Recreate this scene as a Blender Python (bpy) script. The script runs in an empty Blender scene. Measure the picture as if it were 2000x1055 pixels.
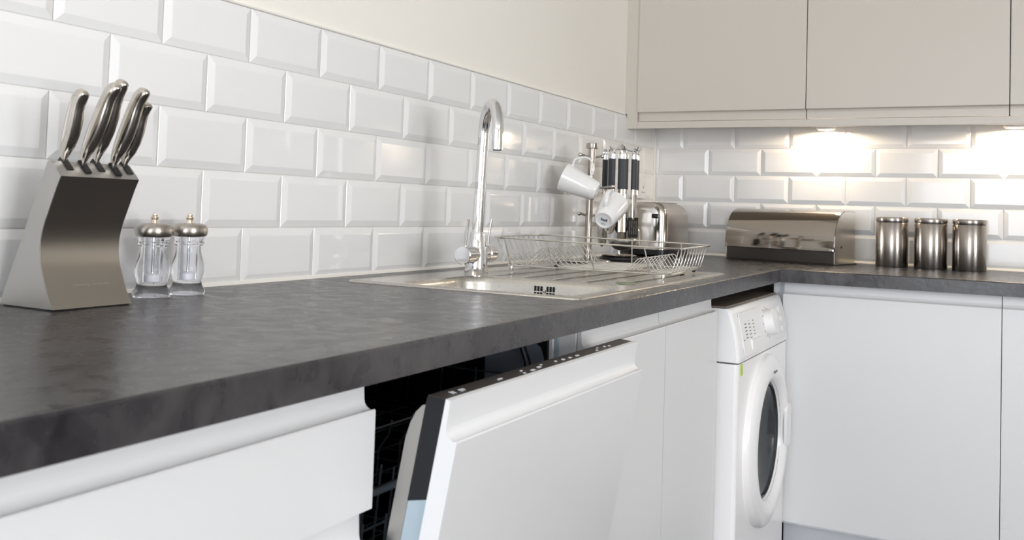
import bpy, bmesh, math, random
from mathutils import Vector, Matrix
random.seed(7)
PI = math.pi
S = bpy.context.scene
COL = S.collection

# ------------------------------------------------------------------ camera
CAM = Vector((1.25069774, -3.54791, 1.06501))
R = Vector((0.88304189, 0.46818166, 0.03229486))
U = Vector((-0.01018919, -0.04967267, 0.99871358))
F = Vector((-0.46918355, 0.88223498, 0.03909266))
cd = bpy.data.cameras.new('camera')
cam = bpy.data.objects.new('camera', cd)
COL.objects.link(cam)
m = Matrix((R, U, -F)).transposed().to_4x4()
m.translation = CAM
cam.matrix_world = m
cd.sensor_fit = 'HORIZONTAL'
cd.sensor_width = 36
cd.lens = 36 * 1827.765 / 2000
cd.shift_y = -(527.5 - 335.418) / 2000
cd.clip_start = 0.02
cd.dof.use_dof = True
cd.dof.focus_distance = 2.0
cd.dof.aperture_fstop = 9.0
S.camera = cam

# ------------------------------------------------------------------ world, light, exposure
S.view_settings.view_transform = 'Standard'
S.view_settings.look = 'None'
S.view_settings.gamma = 1
S.view_settings.use_curve_mapping = False
S.view_settings.exposure = 0.04
S.cycles.use_denoising = True
S.cycles.max_bounces = 10
S.cycles.diffuse_bounces = 5
S.cycles.glossy_bounces = 5
S.cycles.transmission_bounces = 10
S.cycles.transparent_max_bounces = 8
S.cycles.sample_clamp_indirect = 6.0
S.cycles.caustics_reflective = False
S.cycles.caustics_refractive = True
W = bpy.data.worlds.new('sky')
S.world = W
W.use_nodes = True
W.node_tree.nodes['Background'].inputs[0].default_value = (0.80, 0.88, 1.0, 1)
W.node_tree.nodes['Background'].inputs[1].default_value = 1.0


def area(name, loc, target, sx, sy, power, col, spread=180):
    l = bpy.data.lights.new(name, 'AREA')
    l.shape = 'RECTANGLE'
    l.size, l.size_y = sx, sy
    l.energy = power
    l.color = col
    l.spread = math.radians(spread)
    o = bpy.data.objects.new(name, l)
    COL.objects.link(o)
    o.location = loc
    o.rotation_euler = (Vector(target) - Vector(loc)).to_track_quat('-Z', 'Y').to_euler()
    return o


RX, RY, CZ = 4.6, -6.2, 2.45          # right wall, rear wall, ceiling
area('daylight_right_window', (RX + .03, -3.9, 1.35), (0, -3.9, 1.35), 1.7, 1.3, 115, (.945, .96, 1.0))
area('daylight_rear_window', (1.45, RY - .03, 1.17), (1.45, 0, 1.17), 2.0, 2.1, 88, (.875, .92, 1.0))
PUCK_POWER = 3.9

# ------------------------------------------------------------------ helpers: materials


def lin(c):
    return tuple(((v / 255) / 12.92 if v / 255 <= .04045 else ((v / 255 + .055) / 1.055) ** 2.4) for v in c)


def mat(name, rgb, rough=.5, metal=0., coat=0., spec=.5, trans=0., ior=1.45, emit=None, aniso=0., tangent=None):
    m = bpy.data.materials.new(name)
    m.use_nodes = True
    b = m.node_tree.nodes['Principled BSDF']
    b.inputs['Base Color'].default_value = (*lin(rgb), 1)
    b.inputs['Roughness'].default_value = rough
    b.inputs['Metallic'].default_value = metal
    b.inputs['Coat Weight'].default_value = coat
    b.inputs['Coat Roughness'].default_value = .05
    b.inputs['Specular IOR Level'].default_value = spec
    b.inputs['Transmission Weight'].default_value = trans
    b.inputs['IOR'].default_value = ior
    if emit:
        b.inputs['Emission Color'].default_value = (*emit[0], 1)
        b.inputs['Emission Strength'].default_value = emit[1]
    if aniso:
        b.inputs['Anisotropic'].default_value = aniso
        t = m.node_tree.nodes.new('ShaderNodeTangent')
        t.direction_type = 'RADIAL'
        t.axis = tangent or 'Z'
        b.inputs['Anisotropic Rotation'].default_value = 0. if tangent else .25
        m.node_tree.links.new(t.outputs[0], b.inputs['Tangent'])
    return m


def noise_bump(m, scale=(1, 1, 1), size=50, strength=.1, dist=.001, detail=3, col=None, rough=None):
    """fine grain: bump (and optionally a colour / roughness mix) from one stretched noise"""
    nt = m.node_tree
    b = nt.nodes['Principled BSDF']
    tc = nt.nodes.new('ShaderNodeTexCoord')
    mp = nt.nodes.new('ShaderNodeMapping')
    mp.inputs['Scale'].default_value = scale
    nz = nt.nodes.new('ShaderNodeTexNoise')
    nz.inputs['Scale'].default_value = size
    nz.inputs['Detail'].default_value = detail
    nt.links.new(tc.outputs['Object'], mp.inputs[0])
    nt.links.new(mp.outputs[0], nz.inputs['Vector'])
    if strength:
        bp = nt.nodes.new('ShaderNodeBump')
        bp.inputs['Strength'].default_value = strength
        bp.inputs['Distance'].default_value = dist
        nt.links.new(nz.outputs[0], bp.inputs['Height'])
        nt.links.new(bp.outputs[0], b.inputs['Normal'])
    if col:
        cr = nt.nodes.new('ShaderNodeValToRGB')
        cr.color_ramp.elements[0].position = .3
        cr.color_ramp.elements[1].position = .7
        cr.color_ramp.elements[0].color = (*lin(col[0]), 1)
        cr.color_ramp.elements[1].color = (*lin(col[1]), 1)
        nt.links.new(nz.outputs[0], cr.inputs[0])
        nt.links.new(cr.outputs[0], b.inputs['Base Color'])
    if rough:
        mr = nt.nodes.new('ShaderNodeMapRange')
        mr.inputs[1].default_value = .3
        mr.inputs[2].default_value = .7
        mr.inputs[3].default_value = rough[0]
        mr.inputs[4].default_value = rough[1]
        nt.links.new(nz.outputs[0], mr.inputs[0])
        nt.links.new(mr.outputs[0], b.inputs['Roughness'])
    return m


M = {}
M['paint'] = noise_bump(mat('cream_wall_paint', (248, 243, 234), .85, spec=.3), size=220, strength=.06, dist=.0006)
M['ceiling'] = mat('white_ceiling_paint', (240, 238, 233), .9)
M['tile'] = noise_bump(mat('white_tile_glaze', (240, 239, 237), .07, spec=.5), size=14, strength=.035, dist=.002, detail=1)
M['grout'] = noise_bump(mat('white_grout', (236, 234, 228), .9), size=400, strength=.2, dist=.0005)
M['sealant'] = mat('white_sealant', (242, 238, 230), .4)
M['floor'] = noise_bump(mat('grey_floor', (120, 112, 104), .5), scale=(1, 8, 1), size=6, strength=.1,
                        col=((44, 40, 37), (66, 61, 57)))
M['door'] = mat('pale_grey_lacquer', (222, 222, 222), .32, spec=.45)
M['carcass'] = mat('white_board', (228, 230, 232), .45)
M['upper'] = mat('warm_grey_lacquer', (208, 201, 191), .38, spec=.4)
M['shadowgap'] = mat('dark_gap', (30, 29, 28), .8)
M['steel'] = noise_bump(mat('brushed_steel', (200, 196, 190), .28, 1), scale=(1, 1, 60), size=30, strength=.02, dist=.0004,
                        rough=(.22, .36))
M['steel_can'] = mat('spun_steel', (172, 165, 158), .24, 1, aniso=.8)
M['steel_cap'] = mat('spun_cap_steel', (182, 176, 168), .3, 1, aniso=.6)
M['steel_side'] = noise_bump(mat('satin_steel', (178, 176, 173), .42, 1), size=300, strength=.03, dist=.0003)
M['block_front'] = noise_bump(mat('brushed_block_front', (176, 169, 160), .27, 1), scale=(8, 1, 40), size=60, strength=.02,
                              dist=.0002)
M['sink'] = noise_bump(mat('sink_steel', (205, 201, 194), .2, 1), size=500, strength=.03, dist=.0002, rough=(.18, .3))
M['chrome'] = mat('chrome', (225, 225, 226), .05, 1)
M['wire'] = mat('chromed_wire', (215, 213, 208), .14, 1)
M['pol'] = mat('polished_steel', (200, 194, 186), .1, 1)
M['satin_wrap'] = noise_bump(mat('satin_toaster_steel', (196, 188, 180), .3, 1), scale=(1, 1, 40), size=30, strength=.02, dist=.0003)
M['mirror'] = mat('steel_tile_reflection', (252, 250, 246), .2, 1)  # bread bin sides: brightness of the reflected tiles put into the colour
M['bread'] = mat('mirror_steel', (172, 165, 157), .07, 1)
M['bread_base'] = noise_bump(mat('dark_brushed_steel', (92, 88, 85), .35, 1), scale=(1, 1, 40), size=40, strength=.02, dist=.0003)
M['black'] = mat('black_plastic', (22, 22, 23), .35)
M['handle'] = mat('charcoal_soft_grip', (58, 61, 66), .5)
M['china'] = mat('white_china', (243, 242, 240), .12, coat=.5)
M['stamp'] = mat('grey_blue_print', (92, 104, 118), .5)
M['whitegood'] = mat('white_enamel', (246, 244, 243), .25, coat=.3)
M['whiteplastic'] = mat('white_plastic', (242, 241, 240), .35)
M['print'] = mat('grey_print', (120, 118, 118), .6)
M['darkprint'] = mat('dark_display', (70, 66, 70), .25)
M['glassdoor'] = mat('smoked_glass', (170, 176, 178), .03, spec=.3, trans=.9, ior=1.45)
M['drum'] = mat('drum_steel', (150, 153, 156), .4, .5)
M['gasket'] = mat('grey_rubber', (96, 98, 100), .6)
M['brown'] = noise_bump(mat('brown_shade', (128, 116, 106), .55), scale=(1, 6, 1), size=10, strength=.02,
                        col=((112, 101, 92), (136, 124, 114)))
M['tub'] = mat('black_tub', (10, 10, 12), .4)
M['tubgrey'] = mat('grey_tub_steel', (132, 138, 150), .4, .2)
M['rack_dark'] = mat('dark_coated_wire', (70, 76, 84), .4)
M['rack_grey'] = mat('grey_coated_wire', (126, 138, 150), .35)
M['liner'] = noise_bump(mat('liner_steel', (180, 178, 174), .3, 1), scale=(1, 40, 1), size=30, strength=.02, dist=.0003)
M['bluegrey'] = mat('pale_blue_grey_steel', (170, 186, 195), .4, .1)
M['navy'] = mat('dark_navy_plastic', (14, 15, 20), .4)
M['brownblack'] = mat('dark_brown_panel', (52, 46, 42), .3)
M['lightprint'] = mat('pale_print', (214, 216, 220), .5)
M['acrylic'] = mat('clear_acrylic', (250, 251, 255), .02, trans=1.0, ior=1.22)
M['salt'] = mat('white_salt', (246, 246, 246), .8)
M['brass'] = mat('pale_brass', (230, 216, 196), .2, 1)
M['green'] = mat('pale_green', (136, 150, 118), .6)
M['lime'] = mat('lime_label', (186, 208, 96), .6)
M['lamp'] = mat('lamp_glow', (255, 240, 215), .4, emit=((1, .86, .66), 14))
M['plinth'] = mat('grey_plinth', (196, 198, 202), .45)
M['frame'] = mat('white_window_frame', (238, 238, 236), .4)
M['etch'] = mat('etched_steel', (176, 170, 162), .55, 1)
M['dark_etch'] = mat('dark_etched_mark', (96, 90, 84), .5, .6)

# worktop: dark slate laminate, cloudy, with a low ripple in the gloss
wm = mat('slate_laminate', (60, 58, 58), .27, spec=.5)
nt = wm.node_tree
bs = nt.nodes['Principled BSDF']
tc = nt.nodes.new('ShaderNodeTexCoord')


def nz(scale, detail, sc=(1, 1, 1), dist=0.):
    mp = nt.nodes.new('ShaderNodeMapping')
    mp.inputs['Scale'].default_value = sc
    n = nt.nodes.new('ShaderNodeTexNoise')
    n.inputs['Scale'].default_value = scale
    n.inputs['Detail'].default_value = detail
    n.inputs['Distortion'].default_value = dist
    nt.links.new(tc.outputs['Object'], mp.inputs[0])
    nt.links.new(mp.outputs[0], n.inputs['Vector'])
    return n


n1, n2, n3 = nz(6, 5, (1, 1, 1), .6), nz(30, 6, (1, 1, .8), .5), nz(75, 4)
mx = nt.nodes.new('ShaderNodeMix')
mx.inputs[0].default_value = .55
nt.links.new(n1.outputs[0], mx.inputs[2])
nt.links.new(n2.outputs[0], mx.inputs[3])
cr = nt.nodes.new('ShaderNodeValToRGB')
cr.color_ramp.elements[0].position, cr.color_ramp.elements[1].position = .32, .70
cr.color_ramp.elements[0].color = (*lin((33, 32, 36)), 1)
cr.color_ramp.elements[1].color = (*lin((80, 77, 77)), 1)
nt.links.new(mx.outputs[0], cr.inputs[0])
nt.links.new(cr.outputs[0], bs.inputs['Base Color'])
bp = nt.nodes.new('ShaderNodeBump')
bp.inputs['Strength'].default_value = .45
bp.inputs['Distance'].default_value = .0010
nt.links.new(n3.outputs[0], bp.inputs['Height'])
nt.links.new(bp.outputs[0], bs.inputs['Normal'])
mr = nt.nodes.new('ShaderNodeMapRange')
mr.inputs[1].default_value, mr.inputs[2].default_value = .35, .65
mr.inputs[3].default_value, mr.inputs[4].default_value = .24, .34
nt.links.new(n2.outputs[0], mr.inputs[0])
nt.links.new(mr.outputs[0], bs.inputs['Roughness'])
M['worktop'] = wm

# ------------------------------------------------------------------ helpers: shapes


def add_box(bm, lo, hi, bevel=0., seg=1):
    r = bmesh.ops.create_cube(bm, size=1)
    vs = r['verts']
    lo, hi = Vector(lo), Vector(hi)
    for v in vs:
        v.co = Vector(((lo[i] + hi[i]) / 2 + v.co[i] * (hi[i] - lo[i])) for i in range(3))
    if bevel:
        es = list({e for v in vs for e in v.link_edges})
        bmesh.ops.bevel(bm, geom=es, offset=bevel, segments=seg, profile=.5, affect='EDGES')
    return bm


def box(lo, hi, bevel=0., seg=1):
    return add_box(bmesh.new(), lo, hi, bevel, seg)


def frame_of(t):
    t = t.normalized()
    a = Vector((0, 0, 1)) if abs(t.z) < .9 else Vector((1, 0, 0))
    n = t.cross(a).normalized()
    return n, t.cross(n).normalized()


def add_tube(bm, pts, r, seg=8, closed=False, flat=None, up=None):
    """swept tube; r a number or one per point; flat=(wide, thin) gives an elliptical section with wide across `up`"""
    pts = [Vector(p) for p in pts]
    n = len(pts)
    rs = r if isinstance(r, (list, tuple)) else [r] * n
    rings = []
    N = None
    for i, p in enumerate(pts):
        if closed:
            t = pts[(i + 1) % n] - pts[i - 1]
        else:
            t = pts[min(i + 1, n - 1)] - pts[max(i - 1, 0)]
        t.normalize()
        if up is not None:
            N = Vector(up) - t * t.dot(Vector(up))
            N.normalize()
        elif N is None:
            N, _ = frame_of(t)
        else:
            N = (N - t * t.dot(N)).normalized()
        B = t.cross(N)
        ring = []
        for k in range(seg):
            a = 2 * PI * k / seg
            if flat:
                q = p + N * (flat[0] * math.cos(a)) + B * (flat[1] * math.sin(a))
            else:
                q = p + (N * math.cos(a) + B * math.sin(a)) * rs[i]
            ring.append(bm.verts.new(q))
        rings.append(ring)
    m_ = n if closed else n - 1
    for i in range(m_):
        a, b = rings[i], rings[(i + 1) % n]
        for k in range(seg):
            f = bm.faces.new((a[k], a[(k + 1) % seg], b[(k + 1) % seg], b[k]))
            f.smooth = True
    if not closed:
        bm.faces.new(list(reversed(rings[0])))
        bm.faces.new(rings[-1])
    return bm


def tube(pts, r, seg=8, closed=False, flat=None, up=None):
    return add_tube(bmesh.new(), pts, r, seg, closed, flat, up)


def add_lathe(bm, prof, seg=32, mtx=None, sharp=()):
    """profile of (radius, height) turned about z; sharp = indices of profile segments shaded flat"""
    rings = []
    for r, z in prof:
        if r < 1e-6:
            rings.append([bm.verts.new((0, 0, z))])
        else:
            rings.append([bm.verts.new((r * math.cos(2 * PI * k / seg), r * math.sin(2 * PI * k / seg), z)) for k in range(seg)])
    for i in range(len(prof) - 1):
        a, b = rings[i], rings[i + 1]
        for k in range(seg):
            k2 = (k + 1) % seg
            if len(a) == 1 and len(b) == 1:
                continue
            if len(a) == 1:
                f = bm.faces.new((a[0], b[k2], b[k]))
            elif len(b) == 1:
                f = bm.faces.new((a[k], a[k2], b[0]))
            else:
                f = bm.faces.new((a[k], a[k2], b[k2], b[k]))
            f.smooth = i not in sharp
    if mtx:
        for ring in rings:
            for v in ring:
                v.co = mtx @ v.co
    return bm


def lathe(prof, seg=32, mtx=None, sharp=()):
    return add_lathe(bmesh.new(), prof, seg, mtx, sharp)


def add_cyl(bm, p0, p1, r, seg=16, r1=None, bev=0.):
    p0, p1 = Vector(p0), Vector(p1)
    L = (p1 - p0).length
    r1 = r if r1 is None else r1
    q = (p1 - p0).to_track_quat('Z', 'Y').to_matrix().to_4x4()
    q.translation = p0
    if bev:
        prof = [(0, 0), (r - bev, 0), (r, bev), (r1, L - bev), (r1 - bev, L), (0, L)]
    else:
        prof = [(0, 0), (r, 0), (r1, L), (0, L)]
    n = len(prof) - 1
    bm0 = add_lathe(bm, prof, seg, q, sharp=(0, n - 1))
    return bm0


def cyl(p0, p1, r, seg=16, r1=None, bev=0.):
    return add_cyl(bmesh.new(), p0, p1, r, seg, r1, bev)


def add_prism(bm, pts, lo, hi, fn, smooth=()):
    """closed outline of (a, b) drawn out from t=lo to t=hi; fn(a, b, t) gives the point"""
    A = [bm.verts.new(fn(a, b, lo)) for a, b in pts]
    B = [bm.verts.new(fn(a, b, hi)) for a, b in pts]
    n = len(pts)
    for i in range(n):
        j = (i + 1) % n
        f = bm.faces.new((A[i], A[j], B[j], B[i]))
        f.smooth = i in smooth
    bm.faces.new(A[::-1])
    bm.faces.new(B)
    return bm


def prism(pts, lo, hi, fn, smooth=()):
    return add_prism(bmesh.new(), pts, lo, hi, fn, smooth)


def rrect(x0, x1, y0, y1, r, n=6):
    out = []
    for cx, cy, a0 in ((x1 - r, y1 - r, 0), (x0 + r, y1 - r, 90), (x0 + r, y0 + r, 180), (x1 - r, y0 + r, 270)):
        for k in range(n + 1):
            a = math.radians(a0 + 90 * k / n)
            out.append((cx + r * math.cos(a), cy + r * math.sin(a)))
    return out


def loop(bm, pts2, z):
    return [bm.verts.new((x, y, z)) for x, y in pts2]


def bridge(bm, a, b, smooth=True):
    n = len(a)
    for k in range(n):
        f = bm.faces.new((a[k], a[(k + 1) % n], b[(k + 1) % n], b[k]))
        f.smooth = smooth


def obj(name, bm, material, parent=None, origin=None, normals=True):
    """link a bmesh as ONE mesh object; coordinates are world ones when parent has a location (origin = parent.location)"""
    if normals:
        bmesh.ops.recalc_face_normals(bm, faces=bm.faces)
    if origin is not None:
        bmesh.ops.translate(bm, verts=bm.verts, vec=-Vector(origin))
    for e in bm.edges:
        if len(e.link_faces) == 2:
            f0, f1 = e.link_faces
            if f0.smooth != f1.smooth or e.calc_face_angle(0) > .75:
                e.smooth = False
    me = bpy.data.meshes.new(name)
    bm.to_mesh(me)
    bm.free()
    me.materials.append(M[material] if isinstance(material, str) else material)
    o = bpy.data.objects.new(name, me)
    COL.objects.link(o)
    if parent is not None:
        o.parent = parent
    return o


def thing(name, label, cat, loc=(0, 0, 0), rotz=0., group=None):
    o = bpy.data.objects.new(name, None)
    COL.objects.link(o)
    o.location = loc
    o.rotation_euler = (0, 0, rotz)
    o.empty_display_size = .05
    o['label'], o['category'] = label, cat
    if group:
        o['group'] = group
    return o


def tag(o, label, cat, group=None):
    o['label'], o['category'] = label, cat
    if group:
        o['group'] = group
    return o


def struct(name, bm, material, parent=None):
    o = obj(name, bm, material, parent)
    if parent is None:
        o['kind'] = 'structure'
    return o


def dup(root, label, group=None):
    r = root.copy()
    COL.objects.link(r)
    r['label'] = label
    if group:
        r['group'] = group
    for ch in list(root.children):
        c = ch.copy()
        COL.objects.link(c)
        c.parent = r
        for g in list(ch.children):
            d = g.copy()
            COL.objects.link(d)
            d.parent = c
    return r


def text_bm(s, size, mtx, thick=.0002):
    """lettering as a thin raised mesh; mtx places the text plane"""
    cu = bpy.data.curves.new('lettering', 'FONT')
    cu.body = s
    cu.size = size
    cu.align_x = 'CENTER'
    cu.align_y = 'CENTER'
    cu.extrude = thick
    cu.resolution_u = 3
    o = bpy.data.objects.new('lettering', cu)
    COL.objects.link(o)
    bpy.context.view_layer.update()
    dg = bpy.context.evaluated_depsgraph_get()
    me = bpy.data.meshes.new_from_object(o.evaluated_get(dg))
    bm = bmesh.new()
    bm.from_mesh(me)
    bmesh.ops.transform(bm, matrix=mtx, verts=bm.verts)
    bpy.data.objects.remove(o)
    bpy.data.meshes.remove(me)
    bpy.data.curves.remove(cu)
    return bm


def basis(x, y, loc):
    x, y = Vector(x).normalized(), Vector(y).normalized()
    z = x.cross(y)
    m_ = Matrix((x, y, z)).transposed().to_4x4()
    m_.translation = Vector(loc)
    return m_


def boolean_cut(o, cutter_bm):
    me = bpy.data.meshes.new('cut')
    bmesh.ops.recalc_face_normals(cutter_bm, faces=cutter_bm.faces)
    cutter_bm.to_mesh(me)
    cutter_bm.free()
    c = bpy.data.objects.new('cut', me)
    COL.objects.link(c)
    md = o.modifiers.new('b', 'BOOLEAN')
    md.operation = 'DIFFERENCE'
    md.object = c
    md.solver = 'EXACT'
    bpy.context.view_layer.update()
    dg = bpy.context.evaluated_depsgraph_get()
    new = bpy.data.meshes.new_from_object(o.evaluated_get(dg))
    o.modifiers.clear()
    old = o.data
    o.data = new
    bpy.data.meshes.remove(old)
    bpy.data.objects.remove(c)
    bpy.data.meshes.remove(me)


# ------------------------------------------------------------------ room shell
WT, WB = .91, .872                      # worktop top and underside
struct('floor', box((-.12, RY - .1, -.1), (RX + .1, .12, 0)), 'floor')
struct('ceiling', box((-.12, RY - .1, CZ), (RX + .1, .12, CZ + .1)), 'ceiling')
wl = struct('wall_left', box((-.12, RY - .1, 0), (0, .12, CZ)), 'paint')
wb = struct('wall_back', box((0, 0, 0), (RX + .1, .12, CZ)), 'paint')


def wall_with_hole(name, axis, at, lo, hi, a0, a1, z0, z1):
    bm = bmesh.new()
    for (p, q, s, t) in ((lo, a0, 0, CZ), (a1, hi, 0, CZ), (a0, a1, 0, z0), (a0, a1, z1, CZ)):
        if axis == 'x':
            add_box(bm, (at, p, s), (at + .1, q, t))
        else:
            add_box(bm, (p, at - .1, s), (q, at, t))
    return struct(name, bm, 'paint')


wall_with_hole('wall_right', 'x', RX, RY - .1, 0, -4.75, -3.05, .7, 2.0)
wall_with_hole('wall_rear', 'y', RY, 0, RX, .45, 2.45, .08, 2.3)
bm = bmesh.new()
for y in (-4.75, -3.925, -3.1):
    add_box(bm, (RX - .01, y, .7), (RX + .02, y + .05, 2.0))
for z in (.7, 1.95):
    add_box(bm, (RX - .01, -4.75, z), (RX + .02, -3.05, z + .05))
struct('window_1', bm, 'frame')
bm = bmesh.new()
for x in (.45, 1.42, 2.39):
    add_box(bm, (x, RY - .02, .08), (x + .06, RY + .01, 2.3))
for z in (.08, 2.24):
    add_box(bm, (.45, RY - .02, z), (2.45, RY + .01, z + .06))
struct('window_2', bm, 'frame')

# --- bevelled tiles, every one a part of its wall
TP, RP = .202, .102
TOPZ = [WT + .0009 + RP * k for k in range(6)]
tile_meshes = {}


def tile_mesh(w, h, flip):
    key = (round(w, 4), round(h, 4), flip)
    if key in tile_meshes:
        return tile_meshes[key]
    bm = bmesh.new()
    b, t0, t1 = min(.0135, w * .35), .0022, .0068
    def ring(d, n):
        pts = [(-w / 2 + d, -h / 2 + d), (w / 2 - d, -h / 2 + d), (w / 2 - d, h / 2 - d), (-w / 2 + d, h / 2 - d)]
        return [bm.verts.new((n, u, v) if not flip else (u, -n, v)) for u, v in pts]
    a, c, d, e = ring(0, 0), ring(0, t0), ring(.0012, t0 + .0008), ring(b, t1)
    f_ = ring(b + .0012, t1 + .0002)
    for p, q in ((a, c), (c, d), (d, e), (e, f_)):
        bridge(bm, p, q, False)
    bm.faces.new(f_)
    bmesh.ops.recalc_face_normals(bm, faces=bm.faces)
    me = bpy.data.meshes.new('tile')
    bm.to_mesh(me)
    bm.free()
    me.materials.append(M['tile'])
    tile_meshes[key] = me
    return me


def put_tile(a, b, row, flip, parent):
    w, h = b - a - .0016, RP - .0016
    z = (TOPZ[row] + TOPZ[row + 1]) / 2
    o = bpy.data.objects.new('tile', tile_mesh(w, h, flip))
    COL.objects.link(o)
    c = (a + b) / 2
    o.location = (c, -.0007, z) if flip else (.0007, c, z)
    t = math.radians(.12)
    if flip:
        o.rotation_euler = (random.uniform(-t, t), 0, random.uniform(-t, t))
    else:
        o.rotation_euler = (0, random.uniform(-t, t), random.uniform(-t, t))
    o.parent = parent


gl = obj('grout', box((-.002, -3.6, WT - .03), (.0007, .001, TOPZ[5])), 'grout', wl)
gb = obj('grout', box((0, -.0007, WT - .03), (4.3, .002, TOPZ[5])), 'grout', wb)
for row in range(5):
    y0 = -.0327 if row % 2 == 0 else -.0327 - TP / 2
    put_tile(y0, -.0075, row, False, wl)
    k = 0
    while y0 - k * TP > -3.5:
        put_tile(y0 - (k + 1) * TP, y0 - k * TP, row, False, wl)
        k += 1
    x0 = .0229 + (TP / 2 if row % 2 == 0 else 0)
    put_tile(.0075, x0, row, True, wb)
    for k in range(21):
        put_tile(x0 + k * TP, x0 + (k + 1) * TP, row, True, wb)
# beads: along the tile tops, along the worktop, up the corner
struct('trim_1', box((0, -3.6, TOPZ[5]), (.006, -.34, TOPZ[5] + .0045), .0015), 'sealant')
struct('trim_2', prism([(0, WT), (.011, WT), (.009, WT + .004), (.0065, WT + .006), (0, WT + .006)], -3.6, -.012,
                       lambda a, b, t: (a, t, b)), 'sealant')
struct('trim_3', prism([(0, WT), (-.013, WT), (-.010, WT + .005), (-.0065, WT + .007), (0, WT + .007)], .012, 4.3,
                       lambda a, b, t: (t, a, b)), 'sealant')
struct('trim_4', cyl((.0065, -.0065, WT + .007), (.0065, -.0065, TOPZ[5]), .0048, 8), 'sealant')

# ------------------------------------------------------------------ worktop (one L-shaped slab with the sink cut-out)
XF, YF = .652, -.705
bm = bmesh.new()
out = [(.0, -3.9), (XF, -3.9), (XF, YF), (4.3, YF), (4.3, -.0), (.0, -.0)]
prism_bm = add_prism(bm, out, WB, WT, lambda a, b, t: (a, b, t))
es = [e for e in bm.edges if all(abs(v.co.z - WT) < 1e-6 for v in e.verts) and
      (all(abs(v.co.x - XF) < 1e-6 for v in e.verts) or all(abs(v.co.y - YF) < 1e-6 for v in e.verts))]
bmesh.ops.recalc_face_normals(bm, faces=bm.faces)
bmesh.ops.bevel(bm, geom=es, offset=.003, segments=3, profile=.5, affect='EDGES')
wt = obj('worktop', bm, 'worktop')
tag(wt, 'dark slate-grey laminate worktop turning the corner under the sink, bread bin and canisters', 'worktop')
boolean_cut(wt, box((.135, -2.045, WB - .02), (.58, -1.135, WT + .02)))

# ------------------------------------------------------------------ base units along the left wall
FX, T0, T1 = .62, .024, .0075            # face plane, full thickness, thin top layer
LIP = .833


def jdoor(zb, zl, zt):
    """section of a handleless J-pull front: (outward, up), full below the lip, thin and hollowed above it"""
    cove = [(T0 - .004 - (T0 - T1 - .004) * math.sin(q), zl - .0015 + .0115 * (1 - math.cos(q))) for q in (0, .3, .6, .9, 1.2, PI / 2)]
    return [(0, zb), (T0, zb), (T0, zl - .002), (T0 - .0012, zl - .0002), (T0 - .003, zl - .0005)] + cove + [(T1 - .0015, zt), (0, zt)]


def left_front(zb, zl, zt, y0, y1):
    return prism(jdoor(zb, zl, zt), y0, y1, lambda a, b, t: (FX - T0 + a, t, b), smooth=(5, 6, 7, 8, 9))


CF = FX - T0 - .002                     # carcass front
# drawer unit
Y0, Y1 = -3.27, -2.668
t = thing('drawer_cabinet', 'white handleless drawer unit under the near end of the worktop, left of the open dishwasher', 'cabinet', (.33, (Y0 + Y1) / 2, 0))
obj('carcass', box((.06, Y0, .15), (CF, Y1 - .002, WB - .001)), 'carcass', t, t.location)
for zb, zl, zt in ((.722, LIP, WB - .003), (.44, .6795, .7185), (.155, .394, .4365)):
    obj('drawer', left_front(zb, zl, zt, Y0 + .002, Y1 - .004), 'door', t, t.location)
for y in (Y0 + .05, Y1 - .05):
    obj('leg', cyl((.45, y, 0), (.45, y, .15), .02, 12), 'black', t, t.location)

# sink cabinet with two doors
SY0, SY1 = -2.06, -1.258
t = thing('sink_cabinet', 'white two-door handleless base cabinet under the sink, between dishwasher and washing machine', 'cabinet', (.33, (SY0 + SY1) / 2, 0))
bm = box((.06, SY0, .15), (CF, SY0 + .018, WB - .001))
add_box(bm, (.06, SY1 - .018, .15), (CF, SY1, WB - .001))
add_box(bm, (.06, SY0 + .018, .15), (CF, SY1 - .018, .168))
add_box(bm, (.06, SY0 + .018, .168), (.075, SY1 - .018, .70))
add_box(bm, (CF - .018, SY0 + .018, .76), (CF, SY1 - .018, WB - .001))
obj('carcass', bm, 'whitegood', t, t.location)  # whiter than the other carcasses, in place of light missing in the niche
obj('door', left_front(.155, LIP - .004, WB - .003, SY0 + .004, -1.6555), 'door', t, t.location)
obj('door', left_front(.155, LIP - .004, WB - .003, -1.6515, SY1 - .001), 'door', t, t.location)
for y in (SY0 + .05, SY1 - .05):
    obj('leg', cyl((.45, y, 0), (.45, y, .15), .02, 12), 'black', t, t.location)

# ------------------------------------------------------------------ dishwasher, door ajar
DY0, DY1 = -2.6555, -2.0645
t = thing('dishwasher', 'built-in dishwasher with its white panelled door hanging ajar below the worktop', 'dishwasher', (.33, -2.36, 0))
bx = .552
bm = box((.06, DY0, .10), (bx, DY0 + .022, .866))
add_box(bm, (.06, DY1 - .02, .10), (bx, DY1 - .012, .866))
add_box(bm, (.06, DY0, .10), (bx, DY1 - .012, .125))
add_box(bm, (.06, DY0, .845), (bx, DY1 - .012, .866))
add_box(bm, (.06, DY0, .10), (.08, DY1 - .012, .866))
obj('tub', bm, 'tub', t, t.location)
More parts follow.
